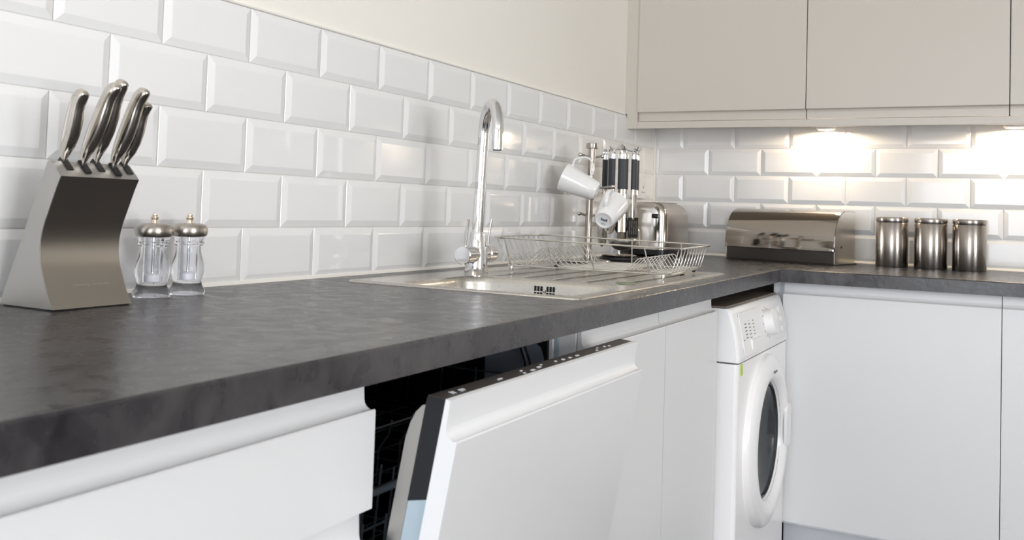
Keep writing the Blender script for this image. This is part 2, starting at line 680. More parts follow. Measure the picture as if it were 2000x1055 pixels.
# right-hand mouth of the tub: grey steel wall with a rounded upper corner, black seal, pale stile
arch = [(bx, .10), (bx, .842)] + [(bx - .05 * math.sin(a), .842 - .05 + .05 * math.cos(a)) for a in (.2, .5, .9, 1.3, 1.57)] + [(bx - .12, .79), (bx - .12, .10)]
obj('tub_lining', prism([(bx - .002, .13), (bx - .002, .80), (bx - .012, .827), (bx - .035, .842), (bx - .12, .842), (bx - .12, .13)],
                        DY1 - .023, DY1 - .0205, lambda a, b, q: (a, q, b)), 'tubgrey', t, t.location)
obj('door_seal', tube([(bx - .034, DY1 - .026, .13), (bx - .034, DY1 - .026, .80), (bx - .045, DY1 - .028, .83), (bx - .07, DY1 - .035, .842)], .006, 8), 'black', t, t.location)
obj('stile', box((bx - .004, DY1 - .012, .10), (bx + .006, DY1 - .004, .866), .001), 'whiteplastic', t, t.location)
obj('stile', box((bx - .002, DY1 - .003, .10), (bx + .012, DY1 + .003, .866), .001), 'bluegrey', t, t.location)
obj('top_strip', box((.50, DY0 + .002, .8665), (.60, DY1 - .002, .8705)), 'rack_dark', t, t.location)
# the door: a frame tilted 10.3 degrees, n outward, w up the door
ang = math.radians(10.3)
nn, ww = Vector((math.cos(ang), 0, -math.sin(ang))), Vector((math.sin(ang), 0, math.cos(ang)))
lipP = Vector((.7186, 0, .8065))


def on_door(a, b, y):
    """a: distance behind the outer face (negative inwards), b: height above the lip along the door"""
    p = lipP + nn * a + ww * b
    return (p.x, y, p.z)


prof = [(a - T0 - .002, b) for a, b in jdoor(-.65, 0, .0415)]
obj('door_panel', prism(prof, DY0, DY1, lambda a, b, y: on_door(a + .002, b, y), smooth=(5, 6, 7, 8, 9)), 'door', t, t.location)
bk = -T0
cp = obj('control_panel', prism([(bk - .0005, -.075), (bk - .0005, .038), (bk - .002, .0395), (bk - .0245, .0375), (bk - .026, .034), (bk - .026, -.085)],
                                DY0 + .003, DY1 - .003, lambda a, b, y: on_door(a, b, y)), 'navy', t, t.location)
obj('fascia', prism([(bk - .002, .0396), (bk - .002, .0402), (bk - .0245, .0382), (bk - .0245, .0376)], DY0 + .003, DY1 - .003,
                    lambda a, b, y: on_door(a, b, y)), 'brownblack', cp)
for c in cp.children:
    c.data.transform(Matrix.Translation(-Vector(t.location)))
obj('door_body', prism([(bk - .0005, -.0755), (bk - .0255, -.0855), (bk - .0255, -.62), (bk - .0005, -.62)], DY0 + .004, DY1 - .004,
                       lambda a, b, y: on_door(a, b, y)), 'bluegrey', t, t.location)
lin_prof = [(bk - .0265, -.62), (bk - .0265, .026), (bk - .031, .024), (bk - .038, .014), (bk - .0425, 0), (bk - .045, -.018), (bk - .045, -.62)]
obj('inner_liner', prism(lin_prof, DY0 + .005, DY1 - .005, lambda a, b, y: on_door(a, b, y), smooth=(1, 2, 3, 4, 5)), 'liner', t, t.location)
# marks on the fascia
tx = Vector((0, 1, 0))
ty = -nn
def fascia_m(y, d=-.012):
    p = Vector(on_door(bk + d, .0405, y))
    return basis(tx, ty, p)
bm = text_bm('EFF', .0085, fascia_m(-2.603, -.010))
bm2 = text_bm('N', .0110, fascia_m(-2.6235, -.0105))
me_ = bpy.data.meshes.new('x'); bm2.to_mesh(me_); bm2.free(); bm.from_mesh(me_); bpy.data.meshes.remove(me_)
obj('lettering', bm, 'lightprint', t, t.location, False)
bm = bmesh.new()
for y, d, w, h in ((-2.512, -.010, .013, .003), (-2.452, -.006, .006, .004), (-2.447, -.014, .006, .003), (-2.425, -.007, .012, .006),
                   (-2.402, -.010, .010, .005), (-2.388, -.014, .005, .003), (-2.345, -.012, .006, .004), (-2.322, -.011, .008, .005), (-2.300, -.010, .009, .004),
                   (-2.275, -.010, .012, .004), (-2.205, -.008, .006, .004), (-2.190, -.014, .006, .003), (-2.165, -.012, .008, .004), (-2.150, -.010, .006, .004)):
    bm = bmesh.new()
    p0 = Vector(on_door(bk + d, .0400, y))
    r_ = bmesh.ops.create_cube(bm, size=1)
    mm = basis(tx, ty, p0) @ Matrix.Diagonal((w * .8, h * .75, .0008, 1))
    bmesh.ops.transform(bm, matrix=mm, verts=r_['verts'])
    obj('symbol', bm, 'lightprint', t, t.location)
# racks inside
def wires(name, material, paths, r, parent):
    b_ = bmesh.new()
    for p in paths:
        add_tube(b_, p, r, 6)
    return obj(name, b_, material, parent, parent.location)
paths = []
for z in (.705, .78):
    paths.append([(.12, DY0 + .05, z), (.52, DY0 + .05, z), (.545, DY0 + .06, z), (.545, DY1 - .06, z), (.52, DY1 - .05, z), (.12, DY1 - .05, z)])
for k in range(10):
    y = DY0 + .075 + k * .05
    paths.append([(.545, y, .785), (.54, y, .765), (.525, y, .745), (.523, y, .70), (.13, y, .70)])
for k in range(6):
    x = .15 + k * .07
    paths.append([(x, DY0 + .05, .785), (x, DY0 + .055, .70), (x, DY1 - .055, .70), (x, DY1 - .05, .785)])
wires('upper_rack', 'rack_dark', paths, .0016, t)
paths = [[(.12, DY0 + .045, .66), (.53, DY0 + .045, .66), (.55, DY0 + .06, .66), (.55, DY1 - .06, .66)],
         [(.12, DY0 + .045, .55), (.53, DY0 + .045, .55), (.55, DY0 + .06, .55), (.55, DY1 - .06, .55)]]
for k in range(9):
    x = .16 + k * .045
    paths.append([(x, DY0 + .045, .67), (x + .01, DY0 + .05, .50), (x + .01, DY1 - .05, .50)])
for k in range(10):
    y = DY0 + .06 + k * .05
    paths.append([(.552, y, .67), (.54, y, .50), (.14, y, .50)])
for k in range(6):
    paths.append([(.50, DY0 + .08 + k * .03, .50), (.52, DY0 + .08 + k * .03, .74 - .01 * k)])
wires('lower_rack', 'rack_grey', paths, .0018, t)
bm = bmesh.new()
add_tube(bm, [(.50, DY0 + .03, .715), (.56, DY0 + .032, .715), (.575, DY0 + .05, .715), (.575, DY0 + .14, .715)], .0045, 8)
add_box(bm, (.556, DY0 + .03, .60), (.562, DY0 + .042, .714))
obj('rack_rail', bm, 'rack_grey', t, t.location)

# ------------------------------------------------------------------ washing machine
t = thing('washing_machine', 'white front-loading washing machine standing in the corner under the worktop', 'washing machine', (.36, -.955, 0))
A, B = -1.238, -.672
fp = [(.08, .02), (.664, .02), (.668, .03), (.668, .698), (.08, .698)]
bm = prism(fp, A, B, lambda a, b, q: (a, q, b))
bmesh.ops.recalc_face_normals(bm, faces=bm.faces)
bmesh.ops.bevel(bm, geom=[e for e in bm.edges if all(v.co.x > .66 for v in e.verts) and abs(e.verts[0].co.y - e.verts[1].co.y) < 1e-6],
                offset=.010, segments=3, profile=.5, affect='EDGES')
obj('body', bm, 'whitegood', t, t.location)
cpn = [(.10, .702), (.670, .702), (.671, .712), (.667, .75), (.659, .79), (.650, .820), (.646, .829), (.640, .833), (.10, .833)]
bm = prism(cpn, A, B, lambda a, b, q: (a, q, b), smooth=(2, 3, 4, 5, 6))
bmesh.ops.recalc_face_normals(bm, faces=bm.faces)
bmesh.ops.bevel(bm, geom=[e for e in bm.edges if all(v.co.x > .62 for v in e.verts) and abs(e.verts[0].co.y - e.verts[1].co.y) < 1e-6],
                offset=.008, segments=3, profile=.5, affect='EDGES')
cp = obj('control_panel', bm, 'whiteplastic', t, t.location)
obj('top_panel', box((.09, A + .004, .834), (.634, B - .004, .8385), .001), 'brown', t, t.location)  # brown colour stands in for the shade under the worktop
for y in (A + .05, B - .05):
    obj('foot', cyl((.6, y, 0), (.6, y, .02), .018, 12), 'black', t, t.location)


def panel_pt(y, z, off=0.):
    tab = [(.702, .670), (.712, .671), (.75, .667), (.79, .659), (.82, .650), (.833, .64)]
    for (z0, x0), (z1, x1) in zip(tab, tab[1:]):
        if z0 <= z <= z1:
            x = x0 + (x1 - x0) * (z - z0) / (z1 - z0)
            n_ = Vector((z1 - z0, 0, x0 - x1)).normalized()
            break
    return Vector((x, y, z)) + n_ * off, n_


def on_panel(bm, y, z, w, h, th=.0008, seg=0, r=0, lift=0):
    p, n_ = panel_pt(y, z, lift)
    m_ = basis((0, 1, 0), n_.cross(Vector((0, 1, 0))), p)
    if seg:
        add_lathe(bm, [(0, th), (r * .86, th), (r, th * .75), (r, 0), (0, 0)], seg, m_)
    else:
        r_ = bmesh.ops.create_cube(bm, size=1)
        bmesh.ops.transform(bm, matrix=m_ @ Matrix.Diagonal((w, h, th, 1)), verts=r_['verts'])
    return bm


o = t.location
obj('programme_dial', on_panel(bmesh.new(), -.905, .772, 0, 0, .024, 28, .036), 'whiteplastic', t, o)
bm = bmesh.new()
for k in range(12):
    a = 2 * PI * k / 12
    on_panel(bm, -.905 + .047 * math.cos(a), .772 + .040 * math.sin(a), .006, .0025, .001)
obj('dial_marks', bm, 'print', t, o)
obj('display', on_panel(bmesh.new(), -.832, .779, .022, .034, .002), 'darkprint', t, o)
for y, z, r in ((-.752, .795, .011), (-.745, .768, .009), (-.742, .740, .011), (-.79, .742, .008)):
    obj('button', on_panel(bmesh.new(), y, z, 0, 0, .005, 18, r), 'whiteplastic', t, o)
obj('drawer_front', on_panel(bmesh.new(), -1.10, .768, .185, .105, .0022), 'whiteplastic', t, o)
obj('drawer_grip', on_panel(bmesh.new(), -1.072, .735, .095, .024, .014), 'whiteplastic', t, o)
bm = bmesh.new()
for c, (y, n) in enumerate(((-1.145, 7), (-1.105, 7), (-1.065, 6))):
    for k in range(n):
        on_panel(bm, y, .806 - k * .0085 - .003 * c, .020 - .004 * ((k * 3 + c) % 3), .0026, .003)
on_panel(bm, -1.178, .813, .03, .003, .001)
for k in range(4):
    on_panel(bm, -1.178, .752 - k * .008, .010, .0025, .003)
obj('programme_list', bm, 'print', t, o)['kind'] = 'stuff'
obj('energy_label', box((.6675, -1.216, .668), (.6690, -1.194, .696)), 'lime', t, o)
# porthole
mt = Matrix.Translation((.668, -.948, .461)) @ Matrix.Rotation(PI / 2, 4, 'Y')
ring = [(.229, 0), (.229, .010), (.225, .016), (.212, .022), (.195, .027), (.178, .027), (.165, .021), (.157, .010), (.153, 0)]
dr = obj('door', lathe(ring, 56, mt), 'whitegood', t, o)
dg_ = obj('door_glass', lathe([(.154, .004), (.150, .002), (.135, -.012), (.110, -.03), (.06, -.042), (0, -.045), (0, -.049), (.06, -.046), (.112, -.034), (.138, -.015), (.152, -.002), (.154, .004)], 48, mt), 'glassdoor', dr)
dg_.data.transform(Matrix.Translation(-Vector(o)))
rim = obj('glass_rim', lathe([(.158, .012), (.158, .006), (.148, .003), (.146, .008)], 48, mt), 'gasket', dr)
rim.data.transform(Matrix.Translation(-Vector(o)))
hb = rrect(-.03, .03, -.062, .062, .02, 4)
bm = bmesh.new()
hm = Matrix.Translation((.690, -.760, .468)) @ Matrix(((0, 0, 1, 0), (1, 0, 0, 0), (0, 1, 0, 0), (0, 0, 0, 1)))
a_ = loop(bm, hb, 0)
b_ = loop(bm, [(x * .9, y * .95) for x, y in hb], .008)
bridge(bm, a_, b_)
bm.faces.new(b_)
bmesh.ops.transform(bm, matrix=hm, verts=bm.verts)
h_ = obj('handle', bm, 'whiteplastic', dr)
h_.data.transform(Matrix.Translation(-Vector(o)))
bm = text_bm('Hotpoint', .012, basis((0, 1, 0), (0, 0, 1), (.6955, -.94, .645)))
h_ = obj('lettering', bm, 'print', dr, None, False)
h_.data.transform(Matrix.Translation(-Vector(o)))
# drum behind the glass, set into the body
boolean_cut([c for c in t.children if c.name.startswith('body')][0],
            lathe([(0, -.02), (.152, -.02), (.152, .05), (0, .05)], 48, mt @ Matrix.Translation((0, 0, -.2)) @ Matrix.Diagonal((1, 1, 5, 1))))
obj('drum', lathe([(.151, -.002), (.151, -.05), (.149, -.25), (0, -.26)], 40, mt), 'drum', t, o)

# ------------------------------------------------------------------ base units along the back wall
BY = -.665


def back_front(zb, zl, zt, x0, x1):
    return prism(jdoor(zb, zl, zt), x0, x1, lambda a, b, q: (q, BY + T0 - a, b), smooth=(5, 6, 7, 8, 9))


for i, (x0, x1, lab) in enumerate(((.654, 1.2365, 'pale grey handleless base cabinet beside the washing machine, below the canisters'),
                                   (1.2385, 1.83, 'pale grey base cabinet at the right edge, cut off by the frame'))):
    t = thing('base_cabinet', lab, 'cabinet', ((x0 + x1) / 2, -.33, 0), group='base cabinets along the back wall')
    obj('carcass', box((x0 + .002, BY + T0 + .002, .15), (x1 - .001, -.03, WB - .001)), 'carcass', t, t.location)
    obj('door', back_front(.163, LIP + .003, WB - .003, x0, x1), 'door', t, t.location)
    for x in (x0 + .05, x1 - .05):
        obj('leg', cyl((x, -.5, 0), (x, -.5, .15), .02, 12), 'black', t, t.location)
tag(obj('corner_post', box((.62, BY + .03, .15), (.6525, BY + .055, WB - .001)), 'carcass'),
    'narrow white filler strip in the inner corner behind the washing machine', 'filler strip')
tag(obj('plinth', box((.66, BY + .045, 0), (1.83, BY + .06, .149)), 'plinth'), 'pale grey plinth board under the cabinets of the back wall', 'plinth')
tag(obj('plinth', box((.53, SY0, 0), (.545, SY1, .149)), 'plinth'), 'pale grey plinth board under the sink cabinet', 'plinth')

# ------------------------------------------------------------------ wall cabinets
UY = -.33
ub, ul, ut = 1.3985, 1.4295, 2.13


def upper_front(x0, x1):
    pr_ = [(a, ul + (ul - b)) for a, b in jdoor(ul - (ut - ul), ul, ul + (ul - ub))]
    return prism(pr_, x0, x1, lambda a, b, q: (q, UY + T0 - a, b), smooth=(5, 6, 7, 8, 9))


labs = ('pale warm-grey wall cabinet next to the left wall, above the toaster',
        'pale warm-grey wall cabinet in the middle, above bread bin and canisters',
        'pale warm-grey wall cabinet at the right edge, cut off by the frame')
for (x0, x1), lab in zip(((.0495, .6445), (.6475, 1.2485), (1.2515, 1.85)), labs):
    t = thing('wall_cabinet', lab, 'cabinet', ((x0 + x1) / 2, -.15, ub), group='wall cabinets')
    obj('carcass', box((x0 + .003, UY + T0 + .001, ub), (x1 - .003, -.001, ut)), 'upper', t, t.location)
    obj('door', upper_front(x0, x1), 'upper', t, t.location)
tag(obj('filler_panel', prism([(.0078, 1.371), (.0475, 1.371), (.0475, ut), (.0004, ut), (.0004, 1.4262), (.0078, 1.4262)], UY + .006, UY + .03, lambda a, b, q: (a, q, b)), 'upper'), 'narrow warm-grey upright filler strip between wall cabinet and left wall', 'filler strip')
tag(obj('pelmet', box((.0475, UY + .007, 1.371), (1.85, UY + .025, 1.3955), .001), 'upper'), 'warm-grey light pelmet rail along the bottom of the wall cabinets', 'pelmet')

# puck lights
for i, x in enumerate((.668, 1.266)):
    t = thing('cabinet_light', ('lit puck light under the cabinets, above the bread bin', 'lit puck light under the cabinets, at the right edge above the canisters')[i],
              'light', (x, -.060, ub), group='under-cabinet puck lights')
    obj('housing', lathe([(0, 0), (.034, 0), (.034, -.012), (.028, -.0165), (.026, -.0165), (.026, -.012), (0, -.012)], 28), 'whiteplastic', t)
    obj('diffuser', lathe([(0, -.0135), (.0255, -.0135), (.0255, -.0125), (0, -.0125)], 24), 'lamp', t)
    l = bpy.data.lights.new('puck_lamp', 'SPOT')
    l.energy = PUCK_POWER
    l.color = (1, .80, .57)
    l.spot_size = math.radians(178)
    l.spot_blend = .12
    l.shadow_soft_size = .022
    lo = bpy.data.objects.new('puck_lamp', l)
    COL.objects.link(lo)
    lo.location = (0, 0, -.022)
    lo.parent = t
# ------------------------------------------------------------------ wall socket behind the utensils
t = thing('wall_socket', 'white plastic double wall socket in the tiles behind the utensil stand', 'socket', (.0072, -.19, 1.16))
obj('plate', box((0, -.073, -.043), (.009, .073, .043), .003, 2), 'whiteplastic', t)
for y in (-.035, .035):
    obj('rocker', box((.009, y - .008, .012), (.0125, y + .008, .028), .001), 'whiteplastic', t)
for y in (-.035, .035):
    bm = bmesh.new()
    for dy, dz, w, h in ((0, .002, .004, .008), (-.011, -.018, .007, .004), (.011, -.018, .007, .004)):
        add_box(bm, (.0088, y + dy - w / 2, dz - h / 2), (.0094, y + dy + w / 2, dz + h / 2))
    obj('pin_holes', bm, 'shadowgap', t)

# ------------------------------------------------------------------ sink
t = thing('sink', 'inset stainless steel sink with one bowl and a ribbed drainer, set in the worktop', 'sink', (.35, -1.58, WT))
o = t.location
SX0, SX1, SYa, SYb = .096, .600, -2.062, -1.112
bowl = rrect(.185, .568, -2.034, -1.742, .062, 7)
drain = rrect(.150, .568, -1.705, -1.150, .02, 7)
bm = bmesh.new()
N = 7
l0 = loop(bm, rrect(SX0, SX1, SYa, SYb, .016, N), WT + .0002)
l1 = loop(bm, rrect(SX0 + .0006, SX1 - .0006, SYa + .0006, SYb - .0006, .016, N), WT + .0022)
l2 = loop(bm, rrect(SX0 + .005, SX1 - .005, SYa + .005, SYb - .005, .014, N), WT + .0042)
l3 = loop(bm, rrect(SX0 + .012, SX1 - .012, SYa + .012, SYb - .012, .012, N), WT + .0026)
for p, q in ((l0, l1), (l1, l2), (l2, l3)):
    bridge(bm, p, q)


def ins(pts, d, cx, cy):
    xs = [p[0] for p in pts]; ys = [p[1] for p in pts]
    w, h = max(xs) - min(xs), max(ys) - min(ys)
    mx_, my_ = (max(xs) + min(xs)) / 2, (max(ys) + min(ys)) / 2
    return [(mx_ + (x - mx_) * (1 - 2 * d / w), my_ + (y - my_) * (1 - 2 * d / h)) for x, y in pts]


b0 = loop(bm, bowl, WT + .0026)
d0 = loop(bm, drain, WT + .0026)
edges = []
for L in (l3, b0, d0):
    for k in range(len(L)):
        a, b = L[k], L[(k + 1) % len(L)]
        edges.append(bm.edges.get((a, b)) or bm.edges.new((a, b)))
bmesh.ops.triangle_fill(bm, edges=edges, use_beauty=True)
prev = b0
for d, z in ((.003, .0012), (.006, -.003), (.008, -.010), (.014, -.075), (.018, -.125), (.026, -.142), (.045, -.150)):
    L = loop(bm, ins(bowl, d, 0, 0), WT + z)
    bridge(bm, prev, L)
    prev = L
bm.faces.new(prev)
prev = d0
for d, z in ((.002, .0018), (.006, -.0008), (.010, -.0015)):
    L = loop(bm, ins(drain, d, 0, 0), WT + z)
    bridge(bm, prev, L)
    prev = L
bm.faces.new(prev)
obj('deck', bm, 'sink', t, o)
for k in range(5):
    x = .205 + k * .076
    pts = [(x, -1.675, WT - .003), (x, -1.655, WT + .0006), (x, -1.6, WT + .0012), (x, -1.3, WT + .0012), (x, -1.21, WT + .0008), (x, -1.19, WT - .003)]
    obj('rib', tube(pts, .0035, 8, flat=(.0065, .0007), up=(1, 0, 0)), 'sink', t, o)
bm = bmesh.new()
ov = lambda x, z: (x, -1.7515 + .0 + (-(z - (WT - .010)) * -.0923), z)
for k in range(7):
    if k == 3:
        continue
    x = .3605 + k * .0072
    for z0, z1 in ((WT - .019, WT - .0085), (WT - .0245, WT - .0215)):
        p0, p1 = ov(x, z0), ov(x, z1)
        add_prism(bm, [(-.0017, 0), (.0017, 0), (.0017, 1), (-.0017, 1)], -.0012, .0012,
                  lambda a, b, q: (x + a, p0[1] + (p1[1] - p0[1]) * b + q, p0[2] + (p1[2] - p0[2]) * b))
obj('overflow_slots', bm, 'shadowgap', t, o)
obj('overflow_screw', lathe([(0, .003), (.003, .0025), (.0042, 0), (0, 0)], 16, Matrix.Translation((.382, -1.7505, WT - .0195)) @ Matrix.Rotation(PI / 2, 4, 'X')), 'chrome', t, o)
obj('waste', lathe([(.045, -.1495), (.042, -.1475), (.030, -.149), (.012, -.1475), (0, -.1475)], 28, Matrix.Translation((.376, -1.888, WT))), 'chrome', t, o)
g = obj('green_patch', box((0, 0, 0), (.042, .036, .0022), .0008), 'green')  # thin flat pale green patch on the drainer
g.location = (.520, -1.694, WT + .0030)
g.rotation_euler = (0, 0, math.radians(18))
tag(g, 'small pale green scrap lying flat on the front of the sink drainer', 'patch')

# ------------------------------------------------------------------ mixer tap
TX, TY = .197, -1.722
t = thing('mixer_tap', 'tall chrome swan-neck mixer tap with two lever handles, on the sink', 'tap', (TX, TY, WT + .0028))
obj('base', lathe([(0, 0), (.0265, 0), (.0265, .012), (.0255, .0125), (.0255, .014), (.0250, .0145), (.0246, .052), (.0225, .064), (0, .064)], 36, sharp=(0, 1)), 'chrome', t)
ax = Vector((-.05, 1, 0)).normalized()
c0 = Vector((0, 0, .0465))
bm = bmesh.new()
add_cyl(bm, c0 - ax * .036, c0 + ax * .036, .0185, 24, bev=.001)
obj('crossbar', bm, 'chrome', t)
for s in (-1, 1):
    h_ = obj('handle', cyl(c0 + ax * s * .0365, c0 + ax * s * .070, .0205, 28, bev=.0018), 'chrome', t)
    p0 = c0 + ax * s * .054
    lv = obj('lever', tube([p0 + Vector((0, 0, .014)), p0 + Vector((.002, s * .0006, .045)), p0 + Vector((.006, s * .003, .079))], [.0026, .0027, .0031], 10), 'chrome', h_)
obj('neck', lathe([(.0205, .060), (.0195, .070), (.0165, .092), (.0150, .097), (0, .097)], 32), 'chrome', t)
D = Vector((.086, -.092, 0))
Rr = D.length / 2
dv = D.normalized()
lean = Vector((.008, 0, 0))
pts = [Vector((0, 0, .092)) , Vector((0, 0, .2)) + lean * .45, Vector((0, 0, .316)) + lean]
zc = .316
for k in range(1, 17):
    a = PI * k / 16
    pts.append(lean + dv * (Rr - Rr * math.cos(a)) + Vector((0, 0, zc + Rr * math.sin(a))))
pts.append(lean + dv * 2 * Rr + Vector((0, 0, zc - .012)))
obj('spout', tube(pts, .0126, 24), 'chrome', t)
e = lean + dv * 2 * Rr
obj('aerator', cyl(e + Vector((0, 0, zc - .012)), e + Vector((0, 0, zc - .041)), .0129, 24, bev=.0005), 'chrome', t)
obj('outlet', cyl(e + Vector((0, 0, zc - .041)), e + Vector((0, 0, zc - .0425)), .009, 20), 'black', t)

# ------------------------------------------------------------------ dish rack
t = thing('dish_rack', 'chrome wire dish rack standing empty on the sink drainer', 'dish rack', (.345, -1.335, WT + .0032), math.radians(4.5))
zr = lambda x: .0800 - .008 * (x + .23) / .46
prof = [(-.229, .079), (-.212, .039), (-.192, .0175), (-.172, .0115), (-.158, .0125), (-.112, .0545), (-.104, .0585), (-.096, .0575), (-.066, .0170), (-.056, .0145),
        (.098, .0145), (.108, .0170), (.132, .0425), (.139, .0455), (.146, .0440), (.164, .0165), (.172, .0145), (.205, .0145), (.214, .0165), (.229, .0725)]
bm = tube([(x, 0, z) for x, z in prof], .00145, 6)
bmesh.ops.recalc_face_normals(bm, faces=bm.faces)
me = bpy.data.meshes.new('plate_wire')
bm.to_mesh(me)
bm.free()
me.materials.append(M['wire'])
for k in range(10):
    w = bpy.data.objects.new('plate_wire', me)
    COL.objects.link(w)
    w.parent = t
    w.location = (0, -.152 + k * .0338, 0)
rr = rrect(-.238, .238, -.185, .185, .045, 6)
obj('top_rim', tube([(x, y, zr(x)) for x, y in rr], .0021, 8, closed=True), 'wire', t)
bm = bmesh.new()
for x in (-.192, -.06, .10, .205):
    add_tube(bm, [(x, -.158, .0117), (x, .158, .0117)], .0014, 6)
obj('cross_wires', bm, 'wire', t)
fr = rrect(-.20, .212, -.160, .160, .02, 4)
obj('bottom_frame', tube([(x, y, .0117) for x, y in fr], .0018, 8, closed=True), 'wire', t)
for s in (-1, 1):
    for x in (-.195, -.085, .02, .155):
        obj('upright', tube([(x, s * .184, zr(x)), (x + .004, s * .172, .045), (x + .008, s * .160, .0117)], .0016, 6), 'wire', t)
for x in (-.185, .195):
    for y in (-.160, .160):
        obj('foot', lathe([(0, 0), (.004, .001), (.005, .006), (.004, .011), (0, .0125)], 12, Matrix.Translation((x, y, 0))), 'black' if y > 0 else 'wire', t)

# ------------------------------------------------------------------ knife block
t = thing('knife_block', 'wedge-shaped brushed steel knife block with a curved front, against the tiles', 'knife block', (.09, -2.675, WT))
o = Vector(t.location)
KA, KB = -2.738, -2.612
front = [(.1445, .912), (.1385, .9185), (.1335, .9265), (.1275, .938), (.1215, .952), (.1165, .9635), (.1132, .975), (.1115, .988), (.1118, 1.0), (.1138, 1.0115), (.1185, 1.026),
         (.1290, 1.050), (.1395, 1.074), (.1470, 1.0885)]
body = [(.033, .912)] + front + [(.1255, 1.1090), (.1215, 1.1095), (.1185, 1.107)]
obj('body', prism(body, KA, KB, lambda a, b, q: (a, q, b)), 'steel_side', t, o)
sh = [(x + .0004, z) for x, z in front] + [(x - .003, z) for x, z in front[::-1]]
obj('front_plate', prism(sh, KA + .001, KB - .001, lambda a, b, q: (a + .0004, q, b), smooth=tuple(range(13))), 'block_front', t, o)
obj('base', box((.037, KA + .003, WT), (.142, KB - .003, .9125)), 'black', t, o)
obj('lettering', text_bm('morphy richards', .0085, basis((0, 1, 0), (-.0075, 0, .0135), (.1262, -2.668, .9425)), .0001), 'etch', t, o, False)
axd = Vector((.42, 0, .9075)).normalized()
per = Vector((.9075, 0, -.42)).normalized()
kn = [(-2.717, .1215, 1.103, .112, -.012, 'leftmost of the five steel-handled knives in the knife block'),
      (-2.692, .1260, 1.100, .130, .004, 'steel-handled knife second from the left in the block, its handle in front of another'),
      (-2.667, .1215, 1.103, .134, -.008, 'steel-handled knife in the middle of the block, half hidden, standing highest'),
      (-2.644, .1280, 1.099, .130, .002, 'steel-handled knife fourth from the left in the knife block'),
      (-2.621, .1230, 1.102, .108, -.004, 'shortest and rightmost of the steel-handled knives in the block')]
for y, x, z, L, dy, lab in kn:
    sl = obj('slot', bmesh.new(), 'black', t)
    bm = bmesh.new()
    c = Vector((x + .004, y, z - .001))
    along = Vector((.8, 0, -.6)) if False else (Vector((.1470, 0, 1.0885)) - Vector((.1255, 0, 1.1090))).normalized()
    up = Vector((-along.z, 0, along.x))
    if up.z < 0:
        up = -up
    r_ = bmesh.ops.create_cube(bm, size=1)
    bmesh.ops.transform(bm, matrix=basis(along, Vector((0, 1, 0)), c + up * .0005) @ Matrix.Diagonal((.024, .0095, .012, 1)), verts=r_['verts'])
    bmesh.ops.translate(bm, verts=bm.verts, vec=-o)
    bm.to_mesh(sl.data)
    bm.free()
    k_ = thing('kitchen_knife', lab, 'knife', (x, y, z), group='knives in the block')
    st = [(-.004, -.0055, .0035, .0022), (.006, -.0060, .0035, .0025), (.014, -.0075, .0032, .0042), (.022, -.0090, .0050, .0062), (.036, -.0110, .0100, .0080),
          (.055, -.0122, .0130, .0088), (.075, -.0125, .0132, .0090), (.092, -.0120, .0112, .0086), (.104, -.0112, .0098, .0082), (.112, -.0104, .0112, .0082),
          (.118, -.0085, .0130, .0074), (.1225, -.0060, .0140, .0062), (.1255, -.0025, .0115, .0040), (.1265, .0015, .0060, .0015)]
    bm = bmesh.new()
    rings = []
    sc = L / .1265
    for s, b0_, b1_, th in st:
        s *= sc
        cen, hw = (b0_ + b1_) / 2, (b1_ - b0_) / 2
        tilt = Vector((0, dy * max(s, 0) / L, 0))
        ring_ = []
        for q in range(14):
            a = 2 * PI * q / 14
            ca, sa = math.cos(a), math.sin(a)
            ca = math.copysign(abs(ca) ** .75, ca)
            sa = math.copysign(abs(sa) ** .75, sa)
            ring_.append(bm.verts.new(axd * s + per * (cen + hw * ca) + Vector((0, th * sa, 0)) + tilt))
        rings.append(ring_)
    for a_, b_ in zip(rings, rings[1:]):
        bridge(bm, a_, b_)
    bm.faces.new(rings[0])
    bm.faces.new(rings[-1])
    obj('handle', bm, 'pol', k_)
    bm = bmesh.new()
    r_ = bmesh.ops.create_cube(bm, size=1)
    bmesh.ops.transform(bm, matrix=basis(per, Vector((0, 1, 0)), axd * -.03) @ Matrix.Diagonal((.014, .0018, .055, 1)), verts=r_['verts'])
    obj('blade', bm, 'steel', k_)

# ------------------------------------------------------------------ salt and pepper mills
def make_mill(loc, label):
    t = thing('spice_mill', label, 'mill', loc, group='acrylic spice mills')
    outer = [(.0272, 0), (.0278, .003), (.0276, .009), (.0250, .012), (.0225, .017), (.0222, .022), (.0240, .030), (.0262, .038), (.0258, .046), (.0235, .055),
             (.0205, .063), (.0190, .072), (.0192, .078), (.0235, .081), (.0238, .084), (.0222, .0855), (.0222, .088), (.0236, .0895), (.0236, .0925), (.012, .0930)]
    inner = [(.0125, .0925), (.0125, .024), (.010, .0225), (.0, .0225)]
    obj('body', lathe(outer + inner[:0] + [(.0125, .0928)] + [(.0125, .024), (.0, .0238)], 36), 'acrylic', t)
    bt = obj('base_plug', lathe([(0, .0004), (.0200, .0004), (.0200, .002), (0, .002)], 28), 'acrylic', t)
    obj('grinder', lathe([(0, .0245), (.0117, .0245), (.0117, .034), (.008, .037), (.0, .037)], 24), 'salt', t)
    obj('spindle', cyl((0, 0, .037), (0, 0, .093), .0022, 10), 'chrome', t)
    obj('cap', lathe([(0, .0935), (.0255, .0935), (.0280, .0965), (.0288, .1020), (.0280, .1075), (.0255, .1115), (.020, .1138), (.010, .1145), (0, .1145)], 40), 'steel_cap', t)
    obj('knob', lathe([(.0058, .1145), (.0052, .1180), (.0048, .1195), (.0058, .1210), (.0058, .1240), (.0036, .1252), (.0042, .1265), (.0036, .1290), (0, .1300)], 20), 'brass', t)
    return t


